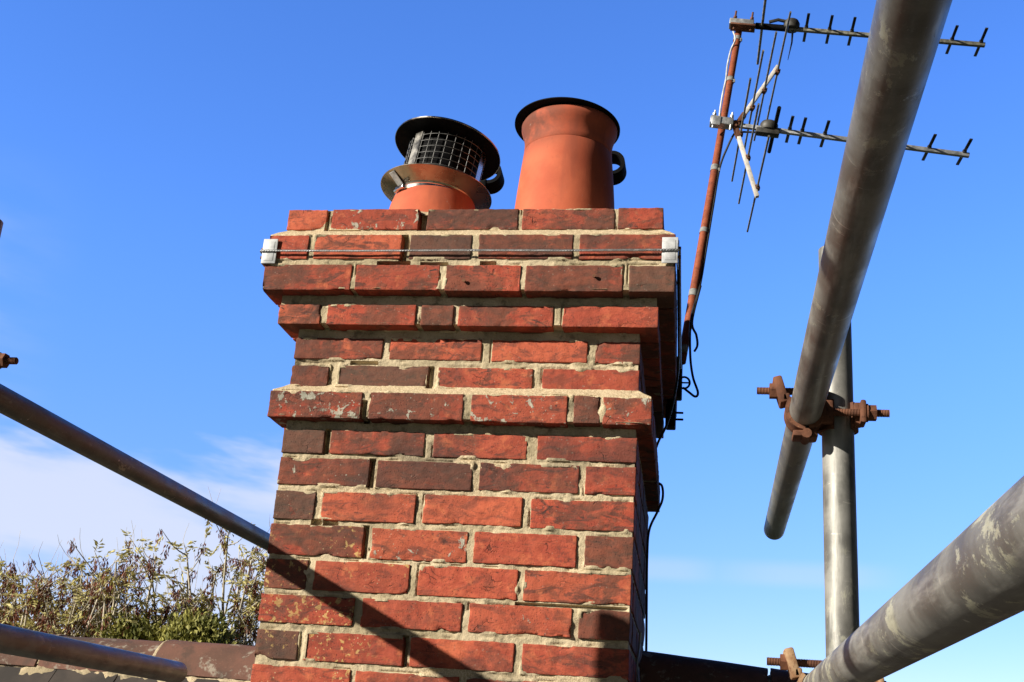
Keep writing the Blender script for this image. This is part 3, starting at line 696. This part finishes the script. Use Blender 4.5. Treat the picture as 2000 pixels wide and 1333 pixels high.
# mast bracket on the right side of the stack
br = empty('mast_bracket', P(1322, 760, .78), 'dark steel lashing bracket holding the foot of the mast to the stack', 'bracket')
q = P(1318, 745, .78)
bm = bmesh.new()
a_box(bm, P(1322, 740, .78), (.030, .05, .12), None, .004); a_box(bm, P(1310, 815, .76), (.028, .05, .065), None, .004)
a_box(bm, P(1311, 775, .77), (.020, .03, .13), None, .003)
fin('back_plate', bm, M['black'], br, angle=30)
for py in (806, 819):
    bm = bmesh.new(); a_cyl(bm, P(1302, py, .74), P(1334, py+1, .72), .0032, 8); fin('u_bolt', bm, M['black'], br)
bm = bmesh.new(); rc = P(1336, 748, .76)
a_tube(bm, [rc+Vector((.016*math.cos(a_*PI/10), 0, .017*math.sin(a_*PI/10))) for a_ in range(21)], .0032, 8)
a_cyl(bm, rc-Vector((.016, 0, 0)), rc+Vector((.014, 0, 0)), .0025, 8)
fin('tension_wheel', bm, M['black'], br)
bm = bmesh.new(); a_box(bm, P(1334, 682, .755), (.026, .032, .018), None, .003); fin('foot_clamp', bm, M['tape'], br, angle=30)

# ------------------------------------------------------------------ scaffold
def tube(p, q, mat, label, r=.02415, group='scaffold tubes'):
    p = Vector(p); q = Vector(q); d = (q-p).normalized(); x, y = frame(d); n = 56
    bm = bmesh.new(); L_ = (q-p).length; k = max(2, int(L_/.05)); R_ = []
    st = [(L_*i/k, r) for i in range(k+1)]; st[0] = (.0015, r); st.insert(0, (0, r-.0015)); st[-1] = (L_-.0015, r); st.append((L_, r-.0015))
    st += [(L_, r-.004), (L_-.25, r-.004)]; st = [(.25, r-.004), (0, r-.004)]+st
    for s_, rr in st:
        R_.append([bm.verts.new(Vector((x*math.cos(2*PI*i/n)+y*math.sin(2*PI*i/n))*rr+d*s_)) for i in range(n)])
    for a_, b_ in zip(R_, R_[1:]):
        for i in range(n): bm.faces.new((a_[i], a_[(i+1) % n], b_[(i+1) % n], b_[i]))
    bm.faces.new(R_[0][::-1]); bm.faces.new(R_[-1])
    bmesh.ops.recalc_face_normals(bm, faces=bm.faces[:])
    # keep the tube's own axis along local Y so that streaks run lengthwise
    Mx = Matrix((x, d, y)).transposed().to_4x4()
    bmesh.ops.transform(bm, matrix=Mx.inverted(), verts=bm.verts[:])
    me = bpy.data.meshes.new('scaffold_tube'); bm.to_mesh(me); bm.free()
    o = link('scaffold_tube', me, mat); me.set_sharp_from_angle(angle=RAD(40)); o.matrix_world = Matrix.Translation(p) @ Mx
    return tag(o, label, 'scaffold tube', group)
XR, XS = 1.105, 1.161
big = lambda y: Vector((XR, y, .52+(y-.367)*(.05/2.181)))
tube(big(.367), big(-3.3), M['tube_dark'], 'big dark ledger tube running overhead at upper right with an open end')
tube((XS+.012, -.69, -6), (XS-.006, -.69, .779), M['tube_pale'], 'pale upright standard at right behind the big ledger')
tube((1.12, -3.2, .06), (1.122, .40, .105), M['tube_splash'], 'cement splashed ledger tube across the lower right corner')
LX = -.355
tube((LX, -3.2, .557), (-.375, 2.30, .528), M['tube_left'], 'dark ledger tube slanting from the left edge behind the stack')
qe = P(347, 1314, .17); qs = P(0, 1247, -.565)
tube(qe, qs+(qs-qe).normalized()*1.6, M['tube'], 'short grey ledger tube ending above the ridge at lower left')
tube((-.297, -.775, -6), (-.297, -.775, .80), M['tube_pale'], 'upright standard just at the left edge, tip above the coupler')
tube((-.297, -2.36, -6), (-.297, -2.36, 2.2), M['tube'], 'upright scaffold standard out to the left of the viewpoint')
def arc_strip(bm, c, ex, ey, ez, a0, a1, r0, r1, w, n=24):
    """curved flat strip about axis ez"""
    R_ = []
    for i in range(n+1):
        a_ = a0+(a1-a0)*i/n; e = ex*math.cos(a_)+ey*math.sin(a_)
        R_.append([bm.verts.new(c+e*r+ez*(s_*w/2)) for r, s_ in ((r0, -1), (r1, -1), (r1, 1), (r0, 1))])
    for a_, b_ in zip(R_, R_[1:]):
        for j in range(4): bm.faces.new((a_[j], a_[(j+1) % 4], b_[(j+1) % 4], b_[j]))
    bm.faces.new(R_[0][::-1]); bm.faces.new(R_[-1])
def thread_bolt(bm, p, d, L_, r=.0062):
    x, y = frame(d); n = 12; R_ = []; k = int(L_/.0011)
    for i in range(k+1):
        rr = r*(1.0 if i % 2 else .84)
        R_.append([bm.verts.new(p+d*(L_*i/k)+(x*math.cos(2*PI*j/n)+y*math.sin(2*PI*j/n))*rr) for j in range(n)])
    for a_, b_ in zip(R_, R_[1:]):
        for j in range(n): bm.faces.new((a_[j], a_[(j+1) % n], b_[(j+1) % n], b_[j]))
    bm.faces.new(R_[0][::-1]); bm.faces.new(R_[-1])
def coupler(cl, cs, sg, label, mat, matf, ext=0):
    """cl: ledger axis point (ledger along Y), cs: standard axis point (along Z); sg=+1 when the standard is on the +X side"""
    X, Y, Z = Vector((sg, 0, 0)), Vector((0, 1, 0)), Vector((0, 0, 1)); cl = Vector(cl); cs = Vector(cs)
    t = empty('scaffold_coupler', (cl+cs)/2, label, 'coupler', 'rusty scaffold couplers')
    r0, r1 = .0246, .0300
    bm = bmesh.new()      # body: two half saddles back to back
    arc_strip(bm, cl, X, Z, Y, RAD(-80), RAD(72), r0, r1, .046)
    arc_strip(bm, cs, -X, -Y, Z, RAD(-80), RAD(72), r0, r1, .046)
    a_box(bm, cl+X*.022+Z*.0335, (.018, .040, .016), None, .003)
    a_box(bm, cl+X*.006-Z*.0345, (.024, .034, .016), None, .004)
    a_box(bm, cs-X*.020-Y*.0335, (.020, .016, .036), None, .003)
    a_box(bm, cs-X*.006+Y*.0345, (.022, .016, .034), None, .004)
    fin('saddle', bm, mat, t, angle=35)
    bm = bmesh.new()      # ledger flap: from the hinge below, round the outer side, to the bolt lug on top
    arc_strip(bm, cl, X, Z, Y, RAD(-92), RAD(-222), r0, .0305, .042)
    bmesh.ops.recalc_face_normals(bm, faces=bm.faces[:])
    d = (X*-.62+Z*.78); d.normalize()
    tx = (X*.96+Z*.28); tz = (Z*.96-X*.28)
    a_box(bm, cl-X*.0365+Z*.0330, (.014, .040, .043), (tx, Y, tz), .003)
    a_box(bm, cl-X*.0290+Z*.0200, (.012, .040, .014), (X, Y, Z), .003)
    a_cyl(bm, cl-Z*.0365-Y*.022+X*.001, cl-Z*.0365+Y*.022+X*.001, .0075, 12)
    a_box(bm, cl-Z*.036-X*.008, (.022, .040, .009), (X, Y, Z), .002)
    fin('flap', bm, matf, t, angle=35)
    bm = bmesh.new()      # standard flap
    arc_strip(bm, cs, X, -Y, Z, RAD(-96), RAD(46), r0, .0305, .042)
    a_box(bm, cs+X*.0335-Y*.0305, (.0085, .034, .036), (X, Y, Z), .003)
    a_box(bm, cs+X*.0275-Y*.0215, (.012, .014, .038), (X, Y, Z), .003)
    a_cyl(bm, cs+Y*.0365-Z*.020, cs+Y*.0365+Z*.020, .0075, 12)
    fin('flap', bm, matf, t, angle=35)
    for (p, d) in ((cl+Z*.0345+X*.016, -X), (cs-Y*.0345-X*.016, X)):
        bm = bmesh.new(); e_ = ext if d == X else 0; thread_bolt(bm, p, d, .088+e_); b_ = fin('bolt', bm, M['rust'], t, angle=60)
        bm = bmesh.new(); a_hex(bm, p+d*(.0565+e_), p+d*(.0690+e_), .0125); a_cyl(bm, p+d*(.0545+e_), p+d*(.0570+e_), .0140, 20)
        fin('nut', bm, mat, b_ if False else t, angle=30)
    return t
rust_pale = mat_rust('pale_rust', (.24, .12, .06), (.40, .27, .16), (.14, .055, .03), .75)
coupler(big(-.715), (XS-.005, -.715+.025, .495), 1, 'rusty coupler joining the big overhead ledger to the pale standard', M['rust'], M['rust'])
coupler((1.121, -.69, .0915), (XS+.009, -.69, .0915), 1, 'pale rusted coupler low down at the foot of the frame on the splashed ledger', M['rust'], rust_pale)
coupler((LX, -.775, .5515), (-.297, -.775, .528), 1, 'rusty coupler bolt poking in at the left edge of the frame', M['rust'], M['rust'], .062)

# ------------------------------------------------------------------ roof and house below
def mat_tile(name='clay_tile', k=1.):
    b = MB(name); n1 = b.noise(6, 5, .6); n2 = b.noise(40, 5, .65); n3 = b.noise(200, 3, .6)
    col = b.mix(b.map(n1, .36, .64), tuple(c*k for c in (.105, .060, .046)), tuple(c*k for c in (.16, .080, .060))); col = b.mix(b.map(n2, .52, .72, 0, .7), col, (.085, .058, .048))
    col = b.mix(b.map(b.noise(20, 7, .74), .56, .64, 0, .65), col, (.36, .33, .27)); col = b.mix(b.map(b.noise(8, 5, .6), .52, .64, 0, .6), col, (.055, .045, .038)); col = b.mix(b.map(n3, .62, .74, 0, .5*k), col, (.30, .17, .11))
    return b.done(col, .88, 0, .2, b.bump(b.math('ADD', n2, b.math('MULTIPLY', n3, .5)), .5, .002))
M['tile'] = mat_tile(); M['old_tile'] = mat_plain('weathered_roof_tile', (.045, .036, .031), .9, 0, .5, 9, .3)
roof = empty('tiled_house', (.4, .45, -6), 'brick house under a brown clay tiled roof with half round ridge tiles', 'house')
RY, RZ, RR = .46, .089, .102
SL = RAD(41)
xj = [-4.30+.30*k for k in range(31)]
for i, x in enumerate(xj):
    x0 = x; x1 = x+.292
    if x1 > -.02 and x0 < .79:
        if x0 < -.02: x1 = -.012
        elif x1 > .80: x0 = .792
        else: continue
    dz = random.uniform(-.004, .004)+(.028 if .7 < x0 < 1.0 else .008 if 0 < x0 < 1.3 else 0); tl = random.uniform(-.006, .006) if not .7 < x0 < 1.3 else -.024; dy = random.uniform(-.004, .004)
    bm = bmesh.new(); n = 22; m = 8; R_ = []
    for (rad) in (RR, RR-.014):
        for k in range(m+1):
            xx = x0+(x1-x0)*k/m; row = []
            for j in range(n+1):
                a_ = RAD(8)+(PI-RAD(16))*j/n
                p = Vector((xx, RY+dy-rad*math.cos(a_)*1.02, RZ+dz+rad*math.sin(a_)+tl*(k/m-.5)))
                rr = .0016*mn.noise(p*18)+.0008*mn.noise(p*70)
                p += Vector((0, -math.cos(a_), math.sin(a_)))*rr
                if k in (0, m): p.x += .004*mn.noise(Vector((0, p.y, p.z))*30+Vector((i, 0, 0)))
                row.append(bm.verts.new(p))
            R_.append(row)
    O, I = R_[:m+1], R_[m+1:]
    for G in (O, I):
        for k in range(m):
            for j in range(n): bm.faces.new((G[k][j], G[k][j+1], G[k+1][j+1], G[k+1][j]))
    for k in (0, m):
        for j in range(n): bm.faces.new((O[k][j], O[k][j+1], I[k][j+1], I[k][j]))
    for j in (0, n):
        for k in range(m): bm.faces.new((O[k][j], O[k+1][j], I[k+1][j], I[k][j]))
    fin('ridge_tile', bm, M['tile'], roof, angle=50)
# mortar bedding under the ridge tiles, and joints between them
bm = bmesh.new()
for sg in (-1, 1):
    n = 900; R_ = []
    for (yy, zz_) in ((.052, .108), (.094, .106), (.101, .096), (.110, .078), (.118, .045)):
        row = []
        for i in range(n+1):
            x = -4.3+9.1*i/n
            if 0 < x < .79: x = min(max(x, 0), .79)
            p = Vector((x, RY+sg*yy, zz_)); d = .006*mn.noise(p*16)+.004*mn.noise(p*60)+.006*max(0, mn.noise(p*35))
            p.y += sg*d; p.z += d*.6; row.append(bm.verts.new(p))
        R_.append(row)
    for a_, b_ in zip(R_, R_[1:]):
        for i in range(n): bm.faces.new((a_[i], a_[i+1], b_[i+1], b_[i]))
for x in xj:
    if -.05 < x < .80: continue
    R_ = []
    for k in range(7):
        row = []
        for j in range(15):
            a_ = RAD(12)+(PI-RAD(24))*j/14; r_ = RR-.004+.005*math.sin(PI*k/6)+.004*mn.noise(Vector((x*9, k*.6, j*.5)))
            row.append(bm.verts.new(Vector((x-.010+.014*k/6-.002, RY-r_*math.cos(a_), RZ+r_*math.sin(a_)))))
        R_.append(row)
    for a_, b_ in zip(R_, R_[1:]):
        for j in range(14): bm.faces.new((a_[j], a_[j+1], b_[j+1], b_[j]))
fin('ridge_bedding', bm, M['mortar'], roof, angle=70)
# plain tiles, both slopes, in courses
bm = bmesh.new(); GA = .10
for sg in (-1, 1):
    ax_d = Vector((0, sg*math.cos(SL), -math.sin(SL))); nrm = Vector((0, sg*math.sin(SL), math.cos(SL)))
    for c_ in range(36):
        for k in range(56):
            x = -4.3+.166*k+(.083 if c_ % 2 else 0)
            o_ = Vector((x+.083, RY+sg*.085, .085))+ax_d*(GA*c_+.085)+nrm*(.002+random.uniform(-.002, .003))
            if -.10 < x+.08 < .90 and -.08 < o_.y < .98: continue
            t_ = random.uniform(-.012, .012)
            a_box(bm, o_, (.1635, .17, .013), (Vector((1, t_, 0)).normalized(), (ax_d-nrm*.105).normalized(), (nrm+ax_d*.105).normalized()))
fin('roof_tiles', bm, M['old_tile'], roof, smooth=False)
bm = bmesh.new()       # boarding under the tiles
for sg in (-1, 1):
    ax_d = Vector((0, sg*math.cos(SL), -math.sin(SL))); nrm = Vector((0, sg*math.sin(SL), math.cos(SL)))
    a_box(bm, Vector((.25, RY, .06))+ax_d*1.85-nrm*.045, (9.0, 3.7, .03), (Vector((1, 0, 0)), ax_d, nrm))
fin('roof_boarding', bm, M['black'], roof, smooth=False)
def mat_wallbrick():
    b = MB('house_brick'); t_ = b.n('ShaderNodeTexBrick'); b.l(b.vec((1, 1, 1)), t_.inputs['Vector'])
    t_.inputs['Color1'].default_value = (.20, .06, .04, 1); t_.inputs['Color2'].default_value = (.15, .05, .035, 1); t_.inputs['Mortar'].default_value = (.3, .25, .18, 1)
    t_.inputs['Scale'].default_value = 4.4
    return b.done(t_.outputs[0], .9)
M['house'] = mat_wallbrick()
bm = bmesh.new(); a_box(bm, (.25, RY, -4.2), (8.6, 4.9, 3.6)); fin('wall', bm, M['house'], roof, smooth=False)

# ground
def mat_ground():
    b = MB('grass_ground'); n1 = b.noise(.15, 5, .6); n2 = b.noise(3, 5, .6)
    return b.done(b.mix(b.map(n1, .4, .6), (.035, .05, .018), b.mix(n2, (.05, .06, .022), (.06, .05, .03))), .95)
bm = bmesh.new(); v = [bm.verts.new((x, y, -6)) for x, y in ((-6000, -6000), (6000, -6000), (6000, 6000), (-6000, 6000))]; bm.faces.new(v)
tag(fin('ground', bm, mat_ground(), None, smooth=False), 'grass ground far below the roof', 'ground', kind='structure')

# ------------------------------------------------------------------ trees behind the ridge
def mat_leaf(name, a, c, tr=.35):
    b = MB(name); n1 = b.noise(2.2, 3, .6); at = b.n('ShaderNodeAttribute', attribute_name='tone'); sp = b.n('ShaderNodeSeparateColor'); b.l(at.outputs['Color'], sp.inputs[0])
    col = b.mix(sp.outputs[0], a, c)
    m = b.done(col, .6, 0, .3)
    tl = b.n('ShaderNodeBsdfTranslucent'); b.l(col, tl.inputs[0]); mx = b.n('ShaderNodeMixShader'); mx.inputs[0].default_value = tr
    b.l(b.b.outputs[0], mx.inputs[1]); b.l(tl.outputs[0], mx.inputs[2]); b.l(mx.outputs[0], b.out.inputs[0]); return m
M['bark'] = mat_plain('pale_bark', (.46, .41, .32), .85, 0, .4, 12, .3)
M['leaf'] = mat_leaf('autumn_leaf', (.36, .31, .09), (.66, .60, .27)); M['keys'] = mat_leaf('seed_bunch', (.10, .032, .022), (.30, .105, .06), .25)
M['ivy'] = mat_leaf('ivy_leaf', (.11, .12, .028), (.46, .43, .12), .3)
class Leaves:
    def __init__(s): s.v = []; s.f = []; s.t = []
    def quad(s, p, d, w, l, tone, n=None):
        d = d.normalized(); n = n or Vector((random.gauss(0, 1), random.gauss(0, 1), random.gauss(0, 1))); x = d.cross(n)
        if x.length < 1e-4: return
        x.normalize(); k = len(s.v); z = d.cross(x)*l*.12
        s.v += [p, p+d*l*.5+x*w/2+z, p+d*l, p+d*l*.5-x*w/2+z]; s.f.append((k, k+1, k+2, k+3)); s.t += [tone]*4
    def build(s, name, mat, parent):
        me = bpy.data.meshes.new(name); me.from_pydata(s.v, [], s.f)
        a_ = me.attributes.new('tone', 'FLOAT_COLOR', 'POINT'); a_.data.foreach_set('color', [c for t_ in s.t for c in (t_, t_, t_, 1)])
        o = link(name, me, mat, parent, smooth=False); return o
def rv(): return Vector((random.gauss(0, 1), random.gauss(0, 1), random.gauss(0, 1)))
def ash(x, y, top, spread, label, keys=1.0, leaf=1.0, seed=0):
    random.seed(seed)
    t = empty('ash_tree', (x, y, -6), label, 'tree', 'autumn trees behind the ridge')
    bm = bmesh.new(); lf = Leaves(); ky = Leaves()
    fork = Vector((x, y, -2.2+random.uniform(-.3, .3)))
    a_tube(bm, spline([(x, y, -6.05), (x+.08, y, -4.5), fork], 5), [.17-.006*i for i in range(11)], 10)
    tips = []
    for k in range(6):                               # limbs
        a_ = 2*PI*k/6+random.random()*.7; rr = spread*random.uniform(.25, 1.0)
        e = Vector((x+rr*math.cos(a_), y+rr*math.sin(a_)*.8, random.uniform(.15, .75)*top*.5)); mid = fork.lerp(e, .5)+Vector((rr*.25*math.cos(a_), rr*.2*math.sin(a_), -.1))
        L_ = spline([fork, mid, e], 5); a_tube(bm, L_, [.075-.0045*i for i in range(len(L_))], 7)
        for j in range(6):                           # branches
            b0 = L_[random.randint(5, len(L_)-1)]; an = random.random()*2*PI; up = random.uniform(.75, 1.4)
            b1 = Vector((b0.x+random.uniform(.15, .55)*math.cos(an), b0.y+random.uniform(.15, .5)*math.sin(an), min(b0.z+up*random.uniform(.6, 1.3), top*random.uniform(.55, .95))))
            B_ = spline([b0, b0.lerp(b1, .5)+Vector((.06*math.cos(an), .06*math.sin(an), -.05))+rv()*.03, b1], 4); a_tube(bm, B_, [.021-.0016*i for i in range(len(B_))], 5)
            tips.append((b1, (b1-b0).normalized()))
            for q in range(6):                       # twigs
                c0 = B_[random.randint(3, len(B_)-1)]; an2 = an+random.gauss(0, 1.0); ln = random.uniform(.2, .6)
                c1 = c0+Vector((math.cos(an2)*ln*.75, math.sin(an2)*ln*.6, ln*random.uniform(.25, .95)))
                c1.z = min(c1.z, top+random.uniform(-.3, 0))
                T_ = spline([c0, c0.lerp(c1, .5)+rv()*.02+Vector((0, 0, -.02)), c1], 3); a_tube(bm, T_, [.008-.0008*i for i in range(len(T_))], 4, caps=False)
                tips.append((c1, (c1-c0).normalized()))
                if random.random() < .5:
                    c2 = c1+Vector((random.gauss(0, .05), random.gauss(0, .05), random.uniform(.1, .35))); a_tube(bm, [c1, c1.lerp(c2, .5)+rv()*.01, c2], [.003, .0025, .0015], 3, caps=False)
                for z_ in range(2):
                    if random.random() < .75*keys:         # hanging seed bunches
                        h0 = T_[random.randint(2, len(T_)-1)]+rv()*.02; big_ = random.uniform(.8, 1.6)
                        for w in range(random.randint(14, 26)):
                            p = h0+Vector((random.gauss(0, .015), random.gauss(0, .015), -random.random()*.10))*big_
                            ky.quad(p, Vector((random.gauss(0, .35), random.gauss(0, .35), -1)), .014, random.uniform(.035, .055)*big_, random.random()**1.5)
                for z_ in range(3):
                    if random.random() < .68*leaf:
                        h0 = T_[random.randint(1, len(T_)-1)]; dd = (rv()+Vector((0, 0, .1))).normalized(); ln2 = random.uniform(.10, .20); tone = random.random()
                        for w in range(9):           # a feathered leaf
                            s_ = (w//2+1)/5; p = h0+dd*ln2*s_+Vector((0, 0, -.04*s_*s_)); sd = dd.cross(Vector((0, 0, 1)))*(1 if w % 2 else -1)
                            lf.quad(p, sd+dd*.6+Vector((0, 0, -.3))+rv()*.15, .024, random.uniform(.05, .085), min(1, max(0, tone+random.gauss(0, .2))))
    fin('trunk', bm, M['bark'], t, angle=0); lf.build('crown', M['leaf'], t)
    if keys > 0: ky.build('seed_bunches', M['keys'], t)
def bush(x, y, z0, z1, rx, label, seed, n=5200):
    random.seed(seed)
    t = empty('ivy_bush', (x, y, -6), label, 'tree', 'evergreens behind the ridge')
    bm = bmesh.new(); a_tube(bm, [(x, y, -6.05), (x+.05, y, -3), (x, y, z0)], [.12, .09, .05], 8)
    lf = Leaves(); cl = []
    for k in range(60):
        a_ = random.random()*2*PI; h_ = random.random()**.7; r_ = rx*math.sqrt(1-(h_*.92)**2)*random.uniform(.35, 1)
        c_ = Vector((x+r_*math.cos(a_), y+r_*.8*math.sin(a_), z0+(z1-z0)*h_)); cl.append(c_); a_tube(bm, [(x, y, z0-.2), c_.lerp(Vector((x, y, z0)), .5), c_], [.02, .012, .005], 4)
    for i in range(n):
        c_ = random.choice(cl); p = c_+rv()*.085; d = (p-Vector((x, y, z0-.4))).normalized()
        lf.quad(p, d+rv()*.6, random.uniform(.03, .05), random.uniform(.04, .075), min(1, max(0, random.random()*.7+mn.noise(p*5)*.8)))
    fin('trunk', bm, M['bark'], t, angle=0); lf.build('crown', M['ivy'], t)
ash(-6.95, 10.2, 1.95, 1.0, 'bare topped ash tree with dark seed bunches behind the ridge, leftmost of the row', seed=3)
ash(-6.10, 10.7, 1.85, .9, 'low ash tree with dark seed bunches, second from the left behind the ridge', seed=11)
ash(-5.35, 9.9, 2.15, .9, 'ash tree thick with brown seed bunches in the middle of the row', seed=23)
ash(-4.72, 10.1, 2.55, .75, 'tallest ash tree with a pale leafy tip, left of the slanting tube', leaf=1.3, seed=31)
ash(-6.5, 9.6, 1.75, .7, 'thin ash tree with brown seed bunches nearest the left edge behind the low tube', seed=57)
ash(-5.7, 9.5, 1.85, .7, 'short ash tree with brown seed bunches right of the low leafless one', seed=61)
ash(-3.95, 10.3, 2.45, .8, 'leafy ash tree half hidden by the left edge of the stack', leaf=1.2, seed=47)
bush(-4.90, 9.3, .30, .90, .42, 'yellow green leafy bush low behind the ridge, left of the other', 5)
bush(-4.20, 9.2, .30, .98, .45, 'yellow green leafy bush low behind the ridge next to the stack', 8)
